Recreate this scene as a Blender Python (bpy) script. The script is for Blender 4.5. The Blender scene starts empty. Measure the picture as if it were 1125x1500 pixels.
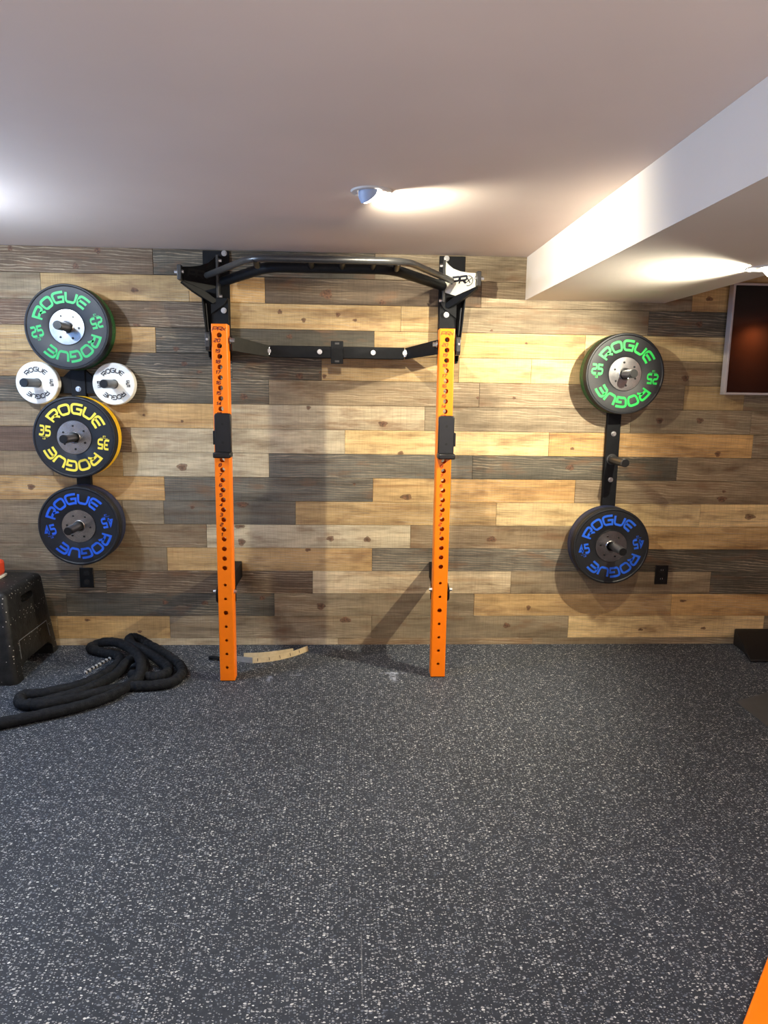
import bpy, bmesh, math, random
from mathutils import Vector, Matrix
R = math.radians
random.seed(7)
COL = bpy.context.scene.collection
H = 2.282

# ------------------------------------------------------------------ helpers
def s2l(c):
    return tuple(((v/255)/12.92 if v/255 <= .04045 else ((v/255+.055)/1.055)**2.4) for v in c)

class MB:
    def __init__(s): s.v = []; s.f = []; s.m = []
    def add(s, verts, faces, mi=0):
        o = len(s.v); s.v += [tuple(v) for v in verts]
        for f in faces: s.f.append([i+o for i in f]); s.m.append(mi)
        return s
    def box(s, x0, x1, y0, y1, z0, z1, mi=0):
        v = [(x, y, z) for z in (z0, z1) for y in (y0, y1) for x in (x0, x1)]
        return s.add(v, [(0,2,3,1),(4,5,7,6),(0,1,5,4),(1,3,7,5),(3,2,6,7),(2,0,4,6)], mi)
    def obox(s, c, sx, sy, sz, rot=None, mi=0):
        m = rot if rot is not None else Matrix.Identity(3)
        v = [Vector(c)+m@Vector((x, y, z)) for z in (-sz/2, sz/2) for y in (-sy/2, sy/2) for x in (-sx/2, sx/2)]
        return s.add(v, [(0,2,3,1),(4,5,7,6),(0,1,5,4),(1,3,7,5),(3,2,6,7),(2,0,4,6)], mi)
    def prism(s, pts, dv, mi=0):
        """closed polygon pts (3D list) extruded by vector dv"""
        n = len(pts); d = Vector(dv)
        v = [Vector(p) for p in pts]+[Vector(p)+d for p in pts]
        f = [list(range(n))[::-1], list(range(n, 2*n))]
        f += [(i, (i+1) % n, n+(i+1) % n, n+i) for i in range(n)]
        return s.add(v, f, mi)
    def lathe(s, prof, axis='y', c=(0,0,0), n=48, mi=0, closed=True, rot=None):
        """prof: (r, h) list revolved; h along axis"""
        c = Vector(c); k = len(prof); vs = []
        for i in range(n):
            a = 2*math.pi*i/n; ca, sa = math.cos(a), math.sin(a)
            for r, h in prof:
                p = Vector((r*ca, h, r*sa)) if axis == 'y' else Vector((r*ca, r*sa, h)) if axis == 'z' else Vector((h, r*ca, r*sa))
                if rot is not None: p = rot@p
                vs.append(c+p)
        fs = []
        rng = range(k) if closed else range(k-1)
        for i in range(n):
            j = (i+1) % n
            for q in rng:
                q2 = (q+1) % k
                fs.append((i*k+q, i*k+q2, j*k+q2, j*k+q))
        return s.add(vs, fs, mi)
    def cyl(s, a, b, r, n=20, mi=0, r2=None):
        a, b = Vector(a), Vector(b); d = (b-a).normalized()
        u = d.orthogonal().normalized(); w = d.cross(u); r2 = r if r2 is None else r2
        v = []
        for p, rr in ((a, r), (b, r2)):
            for i in range(n):
                t = 2*math.pi*i/n; v.append(p+u*(rr*math.cos(t))+w*(rr*math.sin(t)))
        f = [(i, (i+1) % n, n+(i+1) % n, n+i) for i in range(n)]
        f += [list(range(n))[::-1], list(range(n, 2*n))]
        return s.add(v, f, mi)
    def tube(s, path, r, n=14, mi=0, cap=True, closed=False):
        P = [Vector(p) for p in path]; m = len(P); v = []; u = None
        for i, p in enumerate(P):
            if closed: t = (P[(i+1) % m]-P[i-1]).normalized()
            else: t = (P[min(i+1, m-1)]-P[max(i-1, 0)]).normalized()
            if u is None: u = t.orthogonal().normalized()
            u = (u-t*u.dot(t)).normalized(); w = t.cross(u)
            rr = r(i/(m-1)) if callable(r) else r
            for k in range(n):
                a = 2*math.pi*k/n; v.append(p+u*(rr*math.cos(a))+w*(rr*math.sin(a)))
        f = []
        for i in range(m if closed else m-1):
            j = (i+1) % m
            f += [(i*n+k, i*n+(k+1) % n, j*n+(k+1) % n, j*n+k) for k in range(n)]
        if cap and not closed: f += [list(range(n))[::-1], list(range((m-1)*n, m*n))]
        return s.add(v, f, mi)
    def build(s, name, mats, parent=None, smooth=35, bevel=0, loc=None):
        me = bpy.data.meshes.new(name); me.from_pydata(s.v, [], s.f)
        if not isinstance(mats, (list, tuple)): mats = [mats]
        for m in mats: me.materials.append(m)
        me.polygons.foreach_set('material_index', s.m)
        bm = bmesh.new(); bm.from_mesh(me)
        bmesh.ops.recalc_face_normals(bm, faces=bm.faces); bm.to_mesh(me); bm.free()
        if smooth:
            me.polygons.foreach_set('use_smooth', [True]*len(me.polygons))
            me.set_sharp_from_angle(angle=R(smooth))
        me.update()
        o = bpy.data.objects.new(name, me); COL.objects.link(o)
        if parent: o.parent = parent
        if loc: o.location = loc
        if bevel:
            b = o.modifiers.new('bevel', 'BEVEL'); b.width = bevel; b.segments = 2; b.limit_method = 'ANGLE'; b.angle_limit = R(40)
            b.harden_normals = False
        return o

def tag(o, label=None, cat=None, group=None, kind=None):
    for k, v in (('label', label), ('category', cat), ('group', group), ('kind', kind)):
        if v: o[k] = v
    return o
def thing(name, label, cat, loc=(0,0,0), group=None):
    o = bpy.data.objects.new(name, None); COL.objects.link(o); o.location = loc
    o.empty_display_size = .05
    return tag(o, label, cat, group)
def copy_tree(o, parent=None):
    c = o.copy(); COL.objects.link(c)
    if parent: c.parent = parent
    for ch in list(o.children): copy_tree(ch, c)
    return c
def catmull(P, k=8, closed=False):
    P = [Vector(p) for p in P]; n = len(P); out = []
    for i in range(n if closed else n-1):
        if closed: a, b, c, d = P[i-1], P[i], P[(i+1) % n], P[(i+2) % n]
        else: a, b, c, d = P[max(i-1, 0)], P[i], P[i+1], P[min(i+2, n-1)]
        for j in range(k):
            t = j/k
            out.append(.5*((2*b)+(c-a)*t+(2*a-5*b+4*c-d)*t*t+(3*b-3*c+d-a)*t**3))
    if not closed: out.append(P[-1])
    return out

# ------------------------------------------------------------------ materials
def nt(name):
    m = bpy.data.materials.new(name); m.use_nodes = True
    t = m.node_tree; b = t.nodes['Principled BSDF']
    return m, t, b
def N(t, typ, **kw):
    n = t.nodes.new(typ)
    for k, v in kw.items():
        if k in n.inputs: n.inputs[k].default_value = v
        else: setattr(n, k, v)
    return n
def mathn(t, op, a, b=None, c=None):
    n = t.nodes.new('ShaderNodeMath'); n.operation = op
    for i, x in enumerate((a, b, c)):
        if x is None: continue
        if isinstance(x, (int, float)): n.inputs[i].default_value = x
        else: t.links.new(x, n.inputs[i])
    return n.outputs[0]
def mixc(t, fac, a, b, mode='MIX'):
    n = t.nodes.new('ShaderNodeMix'); n.data_type = 'RGBA'; n.blend_type = mode
    for i, x in ((0, fac), (6, a), (7, b)):
        if isinstance(x, (int, float)): n.inputs[i].default_value = x
        elif isinstance(x, tuple): n.inputs[i].default_value = (*x[:3], 1)
        else: t.links.new(x, n.inputs[i])
    return n.outputs[2]
def ramp(t, fac, stops):
    n = t.nodes.new('ShaderNodeValToRGB'); e = n.color_ramp.elements
    while len(e) < len(stops): e.new(.5)
    for el, (p, c) in zip(e, stops):
        el.position = p; el.color = (*c, 1) if isinstance(c, tuple) else (c, c, c, 1)
    t.links.new(fac, n.inputs[0]); return n.outputs[0]
def coords(t, scale=(1,1,1), kind='Object'):
    tc = t.nodes.new('ShaderNodeTexCoord'); mp = t.nodes.new('ShaderNodeMapping')
    mp.inputs['Scale'].default_value = scale
    t.links.new(tc.outputs[kind], mp.inputs[0]); return mp.outputs[0]
def noise(t, vec, scale, detail=3, rough=.5, dist=0, out=0):
    n = N(t, 'ShaderNodeTexNoise', Scale=scale, Detail=detail, Roughness=rough, Distortion=dist)
    if vec is not None: t.links.new(vec, n.inputs['Vector'])
    return n.outputs[out]
def bump(t, b, height, strength=.2, dist=.01):
    n = N(t, 'ShaderNodeBump', Strength=strength, Distance=dist)
    t.links.new(height, n.inputs['Height']); t.links.new(n.outputs[0], b.inputs['Normal'])

def simple(name, col, rough=.5, metal=0, spec=.5, var=.12, vscale=30, bmp=0, bscale=200, coat=0, emit=0):
    m, t, b = nt(name)
    v = coords(t)
    f = noise(t, v, vscale, 4)
    lo = tuple(max(0, c*(1-var)) for c in col); hi = tuple(min(1, c*(1+var)) for c in col)
    t.links.new(ramp(t, f, [(.3, lo), (.7, hi)]), b.inputs['Base Color'])
    b.inputs['Roughness'].default_value = rough; b.inputs['Metallic'].default_value = metal
    b.inputs['Specular IOR Level'].default_value = spec
    if coat: b.inputs['Coat Weight'].default_value = coat; b.inputs['Coat Roughness'].default_value = .1
    if bmp: bump(t, b, noise(t, v, bscale, 2), bmp, .002)
    if emit: b.inputs['Emission Color'].default_value = (*col, 1); b.inputs['Emission Strength'].default_value = emit
    return m

def wood_mat():
    m, t, b = nt('barn_wood')
    at = N(t, 'ShaderNodeAttribute', attribute_name='pc')
    kn = N(t, 'ShaderNodeAttribute', attribute_name='kn')
    tc = t.nodes.new('ShaderNodeTexCoord')
    off = t.nodes.new('ShaderNodeCombineXYZ')
    sd = mathn(t, 'MULTIPLY', at.outputs['Alpha'], 37.0)
    t.links.new(sd, off.inputs[0]); t.links.new(sd, off.inputs[1]); t.links.new(sd, off.inputs[2])
    ad = N(t, 'ShaderNodeVectorMath', operation='ADD')
    t.links.new(tc.outputs['Object'], ad.inputs[0]); t.links.new(off.outputs[0], ad.inputs[1])
    def mp(sc):
        q = t.nodes.new('ShaderNodeMapping'); q.inputs['Scale'].default_value = sc
        t.links.new(ad.outputs[0], q.inputs[0]); return q.outputs[0]
    big = noise(t, mp((1.3, 1, 7)), 2.2, 4, .6, .4)          # broad streaks along the board
    grain = noise(t, mp((2.4, 1, 60)), 3.0, 6, .75, .2)      # fine grain
    saw = noise(t, mp((70, 1, 2.5)), 3.0, 3, .6)             # cross saw marks
    wv = N(t, 'ShaderNodeTexWave', wave_type='RINGS', rings_direction='Y', wave_profile='SAW', Scale=5.0, Distortion=7.0, Detail=3.0)
    wv.inputs['Detail Scale'].default_value = 1.4
    t.links.new(mp((.75, .2, 4.2)), wv.inputs['Vector'])
    wmask = ramp(t, noise(t, mp((.8, 1, 2)), 1.3, 2), [(.38, 0.0), (.55, 1.0)])
    col = at.outputs['Color']
    col = mixc(t, 1.0, col, ramp(t, big, [(.26, (.52, .46, .40)), (.42, (.9, .88, .86)), (.55, (1.04, 1.03, 1.02)), (.74, (1.30, 1.28, 1.24))]), 'MULTIPLY')
    col = mixc(t, .75, col, ramp(t, grain, [(.3, (.52, .48, .44)), (.5, (1.0, 1.0, 1.0)), (.72, (1.4, 1.37, 1.3))]), 'MULTIPLY')
    col = mixc(t, .5, col, ramp(t, saw, [(.30, (.72, .70, .68)), (.5, (1.0, 1.0, 1.0)), (.7, (1.18, 1.17, 1.15))]), 'MULTIPLY')
    wf = mathn(t, 'MULTIPLY', ramp(t, wv.outputs['Fac'], [(.0, 0.0), (.7, .1), (.95, 1.0)]), wmask)
    col = mixc(t, mathn(t, 'MULTIPLY', wf, .75), col, ramp(t, big, [(.4, (.20, .15, .10)), (.6, (.50, .40, .27))]))
    st = ramp(t, noise(t, mp((.55, 1, 15)), 1.7, 3, .55), [(.57, 0.0), (.66, 1.0)])
    col = mixc(t, mathn(t, 'MULTIPLY', st, .38), col, mixc(t, 1.0, col, (.62, .40, .24), 'MULTIPLY'))
    st2 = ramp(t, noise(t, mp((.8, 1, 22)), 1.9, 3, .5), [(.34, 1.0), (.42, 0.0)])
    col = mixc(t, mathn(t, 'MULTIPLY', st2, .35), col, mixc(t, 1.0, col, (.50, .46, .42), 'MULTIPLY'))
    # brown smudges
    sm = ramp(t, noise(t, mp((2.5, 1, 9)), 1.6, 3, .6), [(.56, 0.0), (.70, 1.0)])
    col = mixc(t, mathn(t, 'MULTIPLY', sm, .55), col, (.17, .085, .04), 'MIX')
    # knots: attribute 1 at the heart, 0 at the rim
    kf = ramp(t, kn.outputs['Fac'], [(.0, 0.0), (.18, .12), (.30, .85), (.45, .70), (1.0, .95)])
    kc = ramp(t, noise(t, mp((40, 1, 60)), 2, 3), [(.35, (.045, .022, .013)), (.7, (.19, .085, .045))])
    col = mixc(t, kf, col, kc)
    t.links.new(col, b.inputs['Base Color'])
    b.inputs['Roughness'].default_value = .62; b.inputs['Specular IOR Level'].default_value = .3
    hgt = mathn(t, 'ADD', mathn(t, 'MULTIPLY', grain, .6), mathn(t, 'MULTIPLY', saw, .5))
    bump(t, b, hgt, .35, .003)
    return m

def floor_mat():
    m, t, b = nt('speckled_rubber')
    v = coords(t)
    ds = noise(t, v, 130, 2, .5, 0, 1)
    mx = N(t, 'ShaderNodeVectorMath', operation='SCALE'); t.links.new(ds, mx.inputs[0]); mx.inputs['Scale'].default_value = .006
    ad = N(t, 'ShaderNodeVectorMath', operation='ADD'); t.links.new(v, ad.inputs[0]); t.links.new(mx.outputs[0], ad.inputs[1])
    base = ramp(t, noise(t, v, 60, 4), [(.3, (.014, .0185, .026)), (.7, (.027, .033, .043))])
    big = ramp(t, noise(t, v, 1.2, 4, .6), [(.3, .82), (.7, 1.18)])
    base = mixc(t, 1, base, big, 'MULTIPLY')
    def flecks(scale, rad, keep, seed):
        q = t.nodes.new('ShaderNodeMapping'); q.inputs['Location'].default_value = (seed, seed*.7, 0)
        q.inputs['Rotation'].default_value = (0, 0, seed); q.inputs['Scale'].default_value = (1, 1.7, 1)
        t.links.new(ad.outputs[0], q.inputs[0])
        vo = N(t, 'ShaderNodeTexVoronoi', Scale=scale, voronoi_dimensions='2D'); t.links.new(q.outputs[0], vo.inputs['Vector'])
        sep = t.nodes.new('ShaderNodeSeparateColor'); t.links.new(vo.outputs['Color'], sep.inputs[0])
        rr = mathn(t, 'MULTIPLY', sep.outputs[1], rad)
        inside = mathn(t, 'LESS_THAN', vo.outputs['Distance'], mathn(t, 'ADD', rr, rad*.35))
        kp = mathn(t, 'GREATER_THAN', sep.outputs[0], keep)
        return mathn(t, 'MULTIPLY', inside, kp), sep.outputs[2]
    f1, c1 = flecks(95, .34, .63, 0.0)
    f2, c2 = flecks(150, .32, .72, 3.1)
    fc = lambda c: ramp(t, c, [(.0, (.075, .092, .125)), (.45, (.18, .19, .205)), (.8, (.34, .345, .34)), (1.0, (.60, .61, .59))])
    col = mixc(t, f2, base, fc(c2)); col = mixc(t, f1, col, fc(c1))
    # chalk smudges and a seam between two rolls of rubber
    sep = t.nodes.new('ShaderNodeSeparateXYZ'); t.links.new(v, sep.inputs[0])
    def spot(x, y, rx, ry):
        dx = mathn(t, 'DIVIDE', mathn(t, 'SUBTRACT', sep.outputs[0], x), rx)
        dy = mathn(t, 'DIVIDE', mathn(t, 'SUBTRACT', sep.outputs[1], y), ry)
        d = mathn(t, 'ADD', mathn(t, 'MULTIPLY', dx, dx), mathn(t, 'MULTIPLY', dy, dy))
        return mathn(t, 'MAXIMUM', mathn(t, 'SUBTRACT', 1, d), 0)
    ch = mathn(t, 'ADD', mathn(t, 'ADD', spot(.24, -.50, .03, .09), spot(.235, -.445, .09, .014)), mathn(t, 'ADD', spot(-.43, -.515, .022, .05), spot(-.292, -.47, .045, .008)))
    ch = mathn(t, 'MULTIPLY', ch, ramp(t, noise(t, v, 60, 3), [(.4, 0.0), (.6, 1.0)]))
    col = mixc(t, mathn(t, 'MULTIPLY', ch, .6), col, (.42, .46, .56))
    sx = mathn(t, 'LESS_THAN', mathn(t, 'ABSOLUTE', mathn(t, 'SUBTRACT', sep.outputs[0], .038)), .0016)
    sx = mathn(t, 'MULTIPLY', sx, mathn(t, 'MULTIPLY', mathn(t, 'LESS_THAN', sep.outputs[1], -2.35), mathn(t, 'GREATER_THAN', noise(t, v, 9, 1), .5)))
    col = mixc(t, mathn(t, 'MULTIPLY', sx, .35), col, (.22, .22, .22))
    t.links.new(col, b.inputs['Base Color'])
    b.inputs['Roughness'].default_value = .72; b.inputs['Specular IOR Level'].default_value = .35
    bump(t, b, noise(t, v, 220, 3), .25, .002)
    return m

def hub_mat():
    m, t, b = nt('brushed_steel')
    v = coords(t)
    g = N(t, 'ShaderNodeTexGradient', gradient_type='RADIAL')
    q = t.nodes.new('ShaderNodeMapping'); q.inputs['Rotation'].default_value = (R(90), 0, 0); t.links.new(v, q.inputs[0]); t.links.new(q.outputs[0], g.inputs[0])
    f = noise(t, v, 25, 4)
    t.links.new(ramp(t, f, [(.3, (.42, .42, .43)), (.7, (.58, .58, .58))]), b.inputs['Base Color'])
    b.inputs['Metallic'].default_value = 1; b.inputs['Roughness'].default_value = .22
    ln = N(t, 'ShaderNodeVectorMath', operation='LENGTH'); t.links.new(v, ln.inputs[0])
    bump(t, b, noise(t, None, 1) if False else mathn(t, 'SINE', mathn(t, 'MULTIPLY', ln.outputs['Value'], 2600)), .06, .001)
    return m

WOOD = wood_mat(); FLOOR = floor_mat(); HUB = hub_mat()
CEIL = simple('ceiling_paint', s2l((230, 216, 208)), .85, spec=.2, var=.03, vscale=2, bmp=.10, bscale=55)
SOFF = simple('soffit_paint', s2l((226, 219, 210)), .8, spec=.25, var=.03, vscale=2, bmp=.12, bscale=50)
PAINT = simple('wall_paint', s2l((196, 190, 184)), .8, spec=.2, var=.03, vscale=2)
BROWNP = simple('rust_paint', s2l((150, 84, 52)), .8, spec=.2, var=.05, vscale=2)
ORANGE = simple('orange_powder_coat', (1.0, .205, .0), .38, spec=.45, var=.03, vscale=20)
BLACK = simple('black_powder_coat', (.006, .0065, .008), .55, spec=.16, var=.2, vscale=40, bmp=.08, bscale=500)
TUBEB = simple('grey_black_tube', (.032, .032, .032), .33, spec=.6, var=.15, vscale=30)
OLIVE = simple('grey_black_arm', (.022, .022, .020), .6, spec=.25, var=.15)
CREAM = simple('cream_trim_and_wing_glare', s2l((238, 236, 220)), .5, var=.03)  # pale base trim; on the right wing it paints in lamp glare
STEEL = simple('zinc_bolt', (.55, .56, .57), .35, metal=1, var=.05)
RUBBER = simple('plate_rubber', (.009, .010, .013), .5, spec=.4, var=.15, vscale=60, bmp=.05, bscale=300)
GREENR = simple('green_rubber', (.008, .075, .018), .5, var=.6, vscale=90)
YELLOWR = simple('yellow_rubber', (.86, .50, .008), .5, var=.05)
NAVYR = simple('navy_rubber', (.012, .018, .05), .5, var=.3, vscale=60)
WHITEP = simple('white_plate', s2l((240, 238, 228)), .5, var=.03)
INKG = simple('green_lettering', (.012, .42, .10), .5, var=.03)
INKG2 = simple('bright_green_lettering', (.015, .62, .085), .5, var=.03)
INKY = simple('yellow_lettering', (.90, .72, .06), .5, var=.03)
INKB = simple('blue_lettering', (.012, .10, .62), .5, var=.03)
INKK = simple('black_lettering', (.012, .012, .02), .5, var=.03)
INKR = simple('dark_red_lettering', (.16, .012, .0), .6, var=.03)
INKO = simple('faded_red_lettering', (.52, .05, .0), .6, var=.03)
PLASTIC = simple('black_plastic', (.006, .006, .0065), .35, spec=.4, var=.1)
UHMW = simple('black_liner', (.008, .009, .011), .35, spec=.4, var=.1)
SCREEN = simple('screen_glass', (.004, .004, .005), .08, spec=.5, var=.1)
SILVER = simple('silver_bezel', s2l((178, 170, 170)), .4, metal=.15, var=.04)
def foam_mat():
    m, t, b = nt('scuffed_black_foam')
    v = coords(t)
    base = ramp(t, noise(t, v, 25, 5), [(.3, (.006, .006, .006)), (.7, (.017, .017, .0165))])
    sc = ramp(t, noise(t, coords(t, (3, 9, 6)), 6, 6, .7, 1.5), [(.62, 0.0), (.72, 1.0)])
    vo = N(t, 'ShaderNodeTexVoronoi', Scale=70.0); t.links.new(v, vo.inputs['Vector'])
    sep = t.nodes.new('ShaderNodeSeparateColor'); t.links.new(vo.outputs['Color'], sep.inputs[0])
    dots = mathn(t, 'MULTIPLY', mathn(t, 'LESS_THAN', vo.outputs['Distance'], .22), mathn(t, 'GREATER_THAN', sep.outputs[0], .80))
    col = mixc(t, mathn(t, 'MULTIPLY', sc, .35), base, (.12, .12, .115))
    col = mixc(t, mathn(t, 'MULTIPLY', dots, .75), col, (.45, .43, .38))
    t.links.new(col, b.inputs['Base Color']); b.inputs['Roughness'].default_value = .5; b.inputs['Specular IOR Level'].default_value = .25
    bump(t, b, noise(t, v, 60, 4), .4, .004)
    return m
FOAM = foam_mat()
def sleeve_mat():
    m, t, b = nt('rope_sleeve')
    v = coords(t)
    t.links.new(ramp(t, noise(t, v, 50, 4), [(.3, (.006, .007, .009)), (.7, (.015, .016, .018))]), b.inputs['Base Color'])
    b.inputs['Roughness'].default_value = .8
    b.inputs['Specular IOR Level'].default_value = .15
    bump(t, b, noise(t, v, 140, 3), .6, .004)
    return m
SLEEVE = sleeve_mat()
WEB = simple('beige_webbing', s2l((186, 168, 132)), .8, var=.12, vscale=40)
WEBG = simple('grey_webbing', s2l((120, 122, 122)), .8, var=.1, vscale=40)
MAT = simple('smooth_rubber', (.046, .048, .049), .6, var=.1, vscale=15)
RED = simple('orange_red_fabric', s2l((226, 74, 40)), .6, var=.1, vscale=30)
BULB = simple('lit_lens', (1.0, .93, .80), .5, var=0, emit=18)
TRIM = simple('white_trim', s2l((205, 205, 205)), .4, var=.02)
EYE = simple('grey_blue_eyeball', s2l((150, 168, 200)), .5, var=.02)
DARK = simple('void_black', (.004, .004, .004), .8, var=0)

# ------------------------------------------------------------------ stroke lettering
def rpoly(pts, r, closed=False, only=None, k=4):
    P = [Vector((*p, 0)) for p in pts]; n = len(P); out = []
    for i, p in enumerate(P):
        if (not closed and i in (0, n-1)) or (only is not None and i not in only):
            out.append(p); continue
        a = P[i-1]-p; b = P[(i+1) % n]-p; rr = min(r, a.length*.5, b.length*.5)
        A = p+a.normalized()*rr; B = p+b.normalized()*rr
        for j in range(k+1):
            t = j/k; out.append(A*(1-t)**2+p*2*t*(1-t)+B*t*t)
    return [(q.x, q.y) for q in out], closed
W = 1.2
GL = {
 'R': (W, [rpoly([(0,0),(0,1),(W,1),(W,.42),(.1,.42)], .24, only=(2,3)), ([(.6,.42),(W,0)], False)]),
 'O': (W, [rpoly([(0,0),(0,1),(W,1),(W,0)], .36, True)]),
 'G': (W, [rpoly([(W,1),(0,1),(0,0),(W,0),(W,.5),(.55,.5)], .34, only=(1,2))]),
 'U': (W, [rpoly([(0,1),(0,0),(W,0),(W,1)], .34)]),
 'E': (W, [rpoly([(W,1),(0,1),(0,0),(W,0)], .34), ([(.0,.5),(W*.92,.5)], False)]),
 'P': (W, [rpoly([(0,0),(0,1),(W,1),(W,.42),(.1,.42)], .24, only=(2,3))]),
 'X': (W, [([(0,0),(W,1)], False), ([(0,1),(W,0)], False)]),
 'L': (.6, [([(0,1),(0,0),(.6,0)], False)]),
 'B': (.7, [rpoly([(0,0),(0,1),(.7,1),(.7,0)], .2, True, only=(2,3)), ([(0,.5),(.7,.5)], False)]),
 'S': (.7, [rpoly([(.7,1),(0,1),(0,.52),(.7,.48),(.7,0),(0,0)], .2)]),
 '0': (.8, [rpoly([(0,0),(0,1),(.8,1),(.8,0)], .3, True)]),
 '1': (.5, [([(.1,.78),(.4,1),(.4,0)], False)]),
 '2': (.8, [rpoly([(0,1),(.8,1),(.8,.54),(0,.46),(0,0),(.8,0)], .25)]),
 '3': (.8, [rpoly([(0,1),(.8,1),(.8,0),(0,0)], .28), ([(.2,.52),(.8,.52)], False)]),
 '4': (.8, [([(.6,0),(.6,1),(0,.3),(.85,.3)], False)]),
 '5': (.8, [rpoly([(.8,1),(0,1),(0,.56),(.8,.56),(.8,0),(0,0)], .25, only=(3,4))]),
 '6': (.8, [rpoly([(.8,1),(0,1),(0,0),(.8,0),(.8,.52),(0,.52)], .25)]),
 '7': (.8, [([(0,1),(.8,1),(.25,0)], False)]),
 '8': (.8, [rpoly([(0,0),(0,1),(.8,1),(.8,0)], .28, True), ([(0,.52),(.8,.52)], False)]),
 '9': (.8, [rpoly([(0,0),(.8,0),(.8,1),(0,1),(0,.5),(.8,.5)], .25)]),
 '-': (.9, [([(0,.5),(.9,.5)], False)]),
}
def dens(pl, step=.12):
    out = []
    for a, b in zip(pl[:-1], pl[1:]):
        n = max(1, int(math.dist(a, b)/step))
        out += [(a[0]+(b[0]-a[0])*i/n, a[1]+(b[1]-a[1])*i/n) for i in range(n)]
    return out+[pl[-1]]
def stroke2d(pl, closed, th):
    """list of quads (2D) of a thick polyline"""
    P = [Vector(p) for p in (dens(pl+[pl[0]])[:-1] if closed else dens(pl))]; n = len(P); L = []; Rr = []
    for i, p in enumerate(P):
        a = P[i-1] if (i > 0 or closed) else None; b = P[(i+1) % n] if (i < n-1 or closed) else None
        d1 = (p-a).normalized() if a is not None else None; d2 = (b-p).normalized() if b is not None else None
        if d1 is None: d1 = d2
        if d2 is None: d2 = d1
        n1 = Vector((-d1.y, d1.x)); n2 = Vector((-d2.y, d2.x)); mt = (n1+n2)
        mt = mt.normalized() if mt.length > 1e-4 else n1
        s = min(1/max(mt.dot(n1), .3), 1.8)
        L.append(p+mt*(th/2*s)); Rr.append(p-mt*(th/2*s))
    return [(L[i], L[(i+1) % n], Rr[(i+1) % n], Rr[i]) for i in range(n if closed else n-1)]
def text2d(txt, h, th=.2, gap=.32, slant=0, sx=1.0):
    """quads (u,v) centred on u=0, v from 0..h"""
    q = []; x = 0
    for c in txt:
        if c == ' ': x += .5; continue
        w, st = GL[c]
        for pl, cl in st:
            for quad in stroke2d(pl, cl, th): q.append([(x+p.x+slant*p.y, p.y) for p in quad])
        x += w+gap
    x -= gap
    return [[((u-x/2)*h*sx, v*h) for u, v in k] for k in q]
def put_quads(mb, quads, fn, mi=0):
    for k in quads: mb.add([fn(u, v) for u, v in k], [(0, 1, 2, 3)], mi)
def arc_fn(rad, ang, y):
    def f(u, v):
        r = rad+v; a = ang-u/(rad+.02)
        return (r*math.cos(a), y, r*math.sin(a))
    return f
def flat_fn(cx, cz, ang, y):
    ca, sa = math.cos(ang), math.sin(ang)
    return lambda u, v: (cx+u*ca-v*sa, y, cz+u*sa+v*ca)

ROWS= [['B', (-1.095, 'D'), (0.127, 'M'), (1.33, 'B'), (1.922, 'T')], ['M', (-1.708, 'T'), (-0.903, 'O'), (-0.485, 'B'), (0.731, 'M'), (1.951, 'T')], ['R', (-1.346, 'B'), (-0.688, 'T'), (0.277, 'T'), (0.599, 'M'), (1.706, 'D')], ['T', (-1.726, 'B'), (-1.39, 'T'), (-1.097, 'D'), (0.128, 'T'), (0.612, 'O'), (1.344, 'L'), (2.203, 'M')], ['T', (-1.556, 'D'), (-0.675, 'D'), (-0.17, 'T'), (0.616, 'L'), (1.037, 'L'), (1.546, 'M')], ['D', (-1.518, 'D'), (-0.47, 'M'), (0.74, 'M'), (1.495, 'M'), (1.951, 'T'), (2.313, 'M')], ['M', (-1.754, 'T'), (-0.759, 'P'), (0.426, 'M'), (1.643, 'M'), (2.369, 'M')], ['R', (-1.258, 'P'), (-0.036, 'L'), (1.163, 'O'), (2.392, 'M')], ['M', (-1.703, 'T'), (-1.311, 'P'), (-0.475, 'G'), (0.715, 'D'), (1.946, 'M')], ['O', (-1.079, 'G'), (0.13, 'T'), (0.59, 'O'), (1.335, 'M')], ['M', (-1.324, 'M'), (-1.089, 'G'), (-0.323, 'T'), (0.868, 'L'), (2.109, 'L')], ['M', (-1.644, 'M'), (-0.844, 'P'), (0.357, 'M'), (1.594, 'O')], ['M', (-1.574, 'M'), (-1.079, 'T'), (0.13, 'G'), (1.436, 'D')], ['D', (-1.439, 'B'), (-0.224, 'P'), (0.974, 'M'), (2.212, 'D')], ['D', (-1.677, 'D'), (-0.454, 'M'), (0.753, 'T'), (1.979, 'O')], ['T', (-1.737, 'O'), (-1.078, 'M'), (0.131, 'M'), (1.343, 'L'), (2.578, 'M')], ['P', (-1.292, 'P'), (-0.072, 'M'), (1.126, 'M')]]
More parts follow.
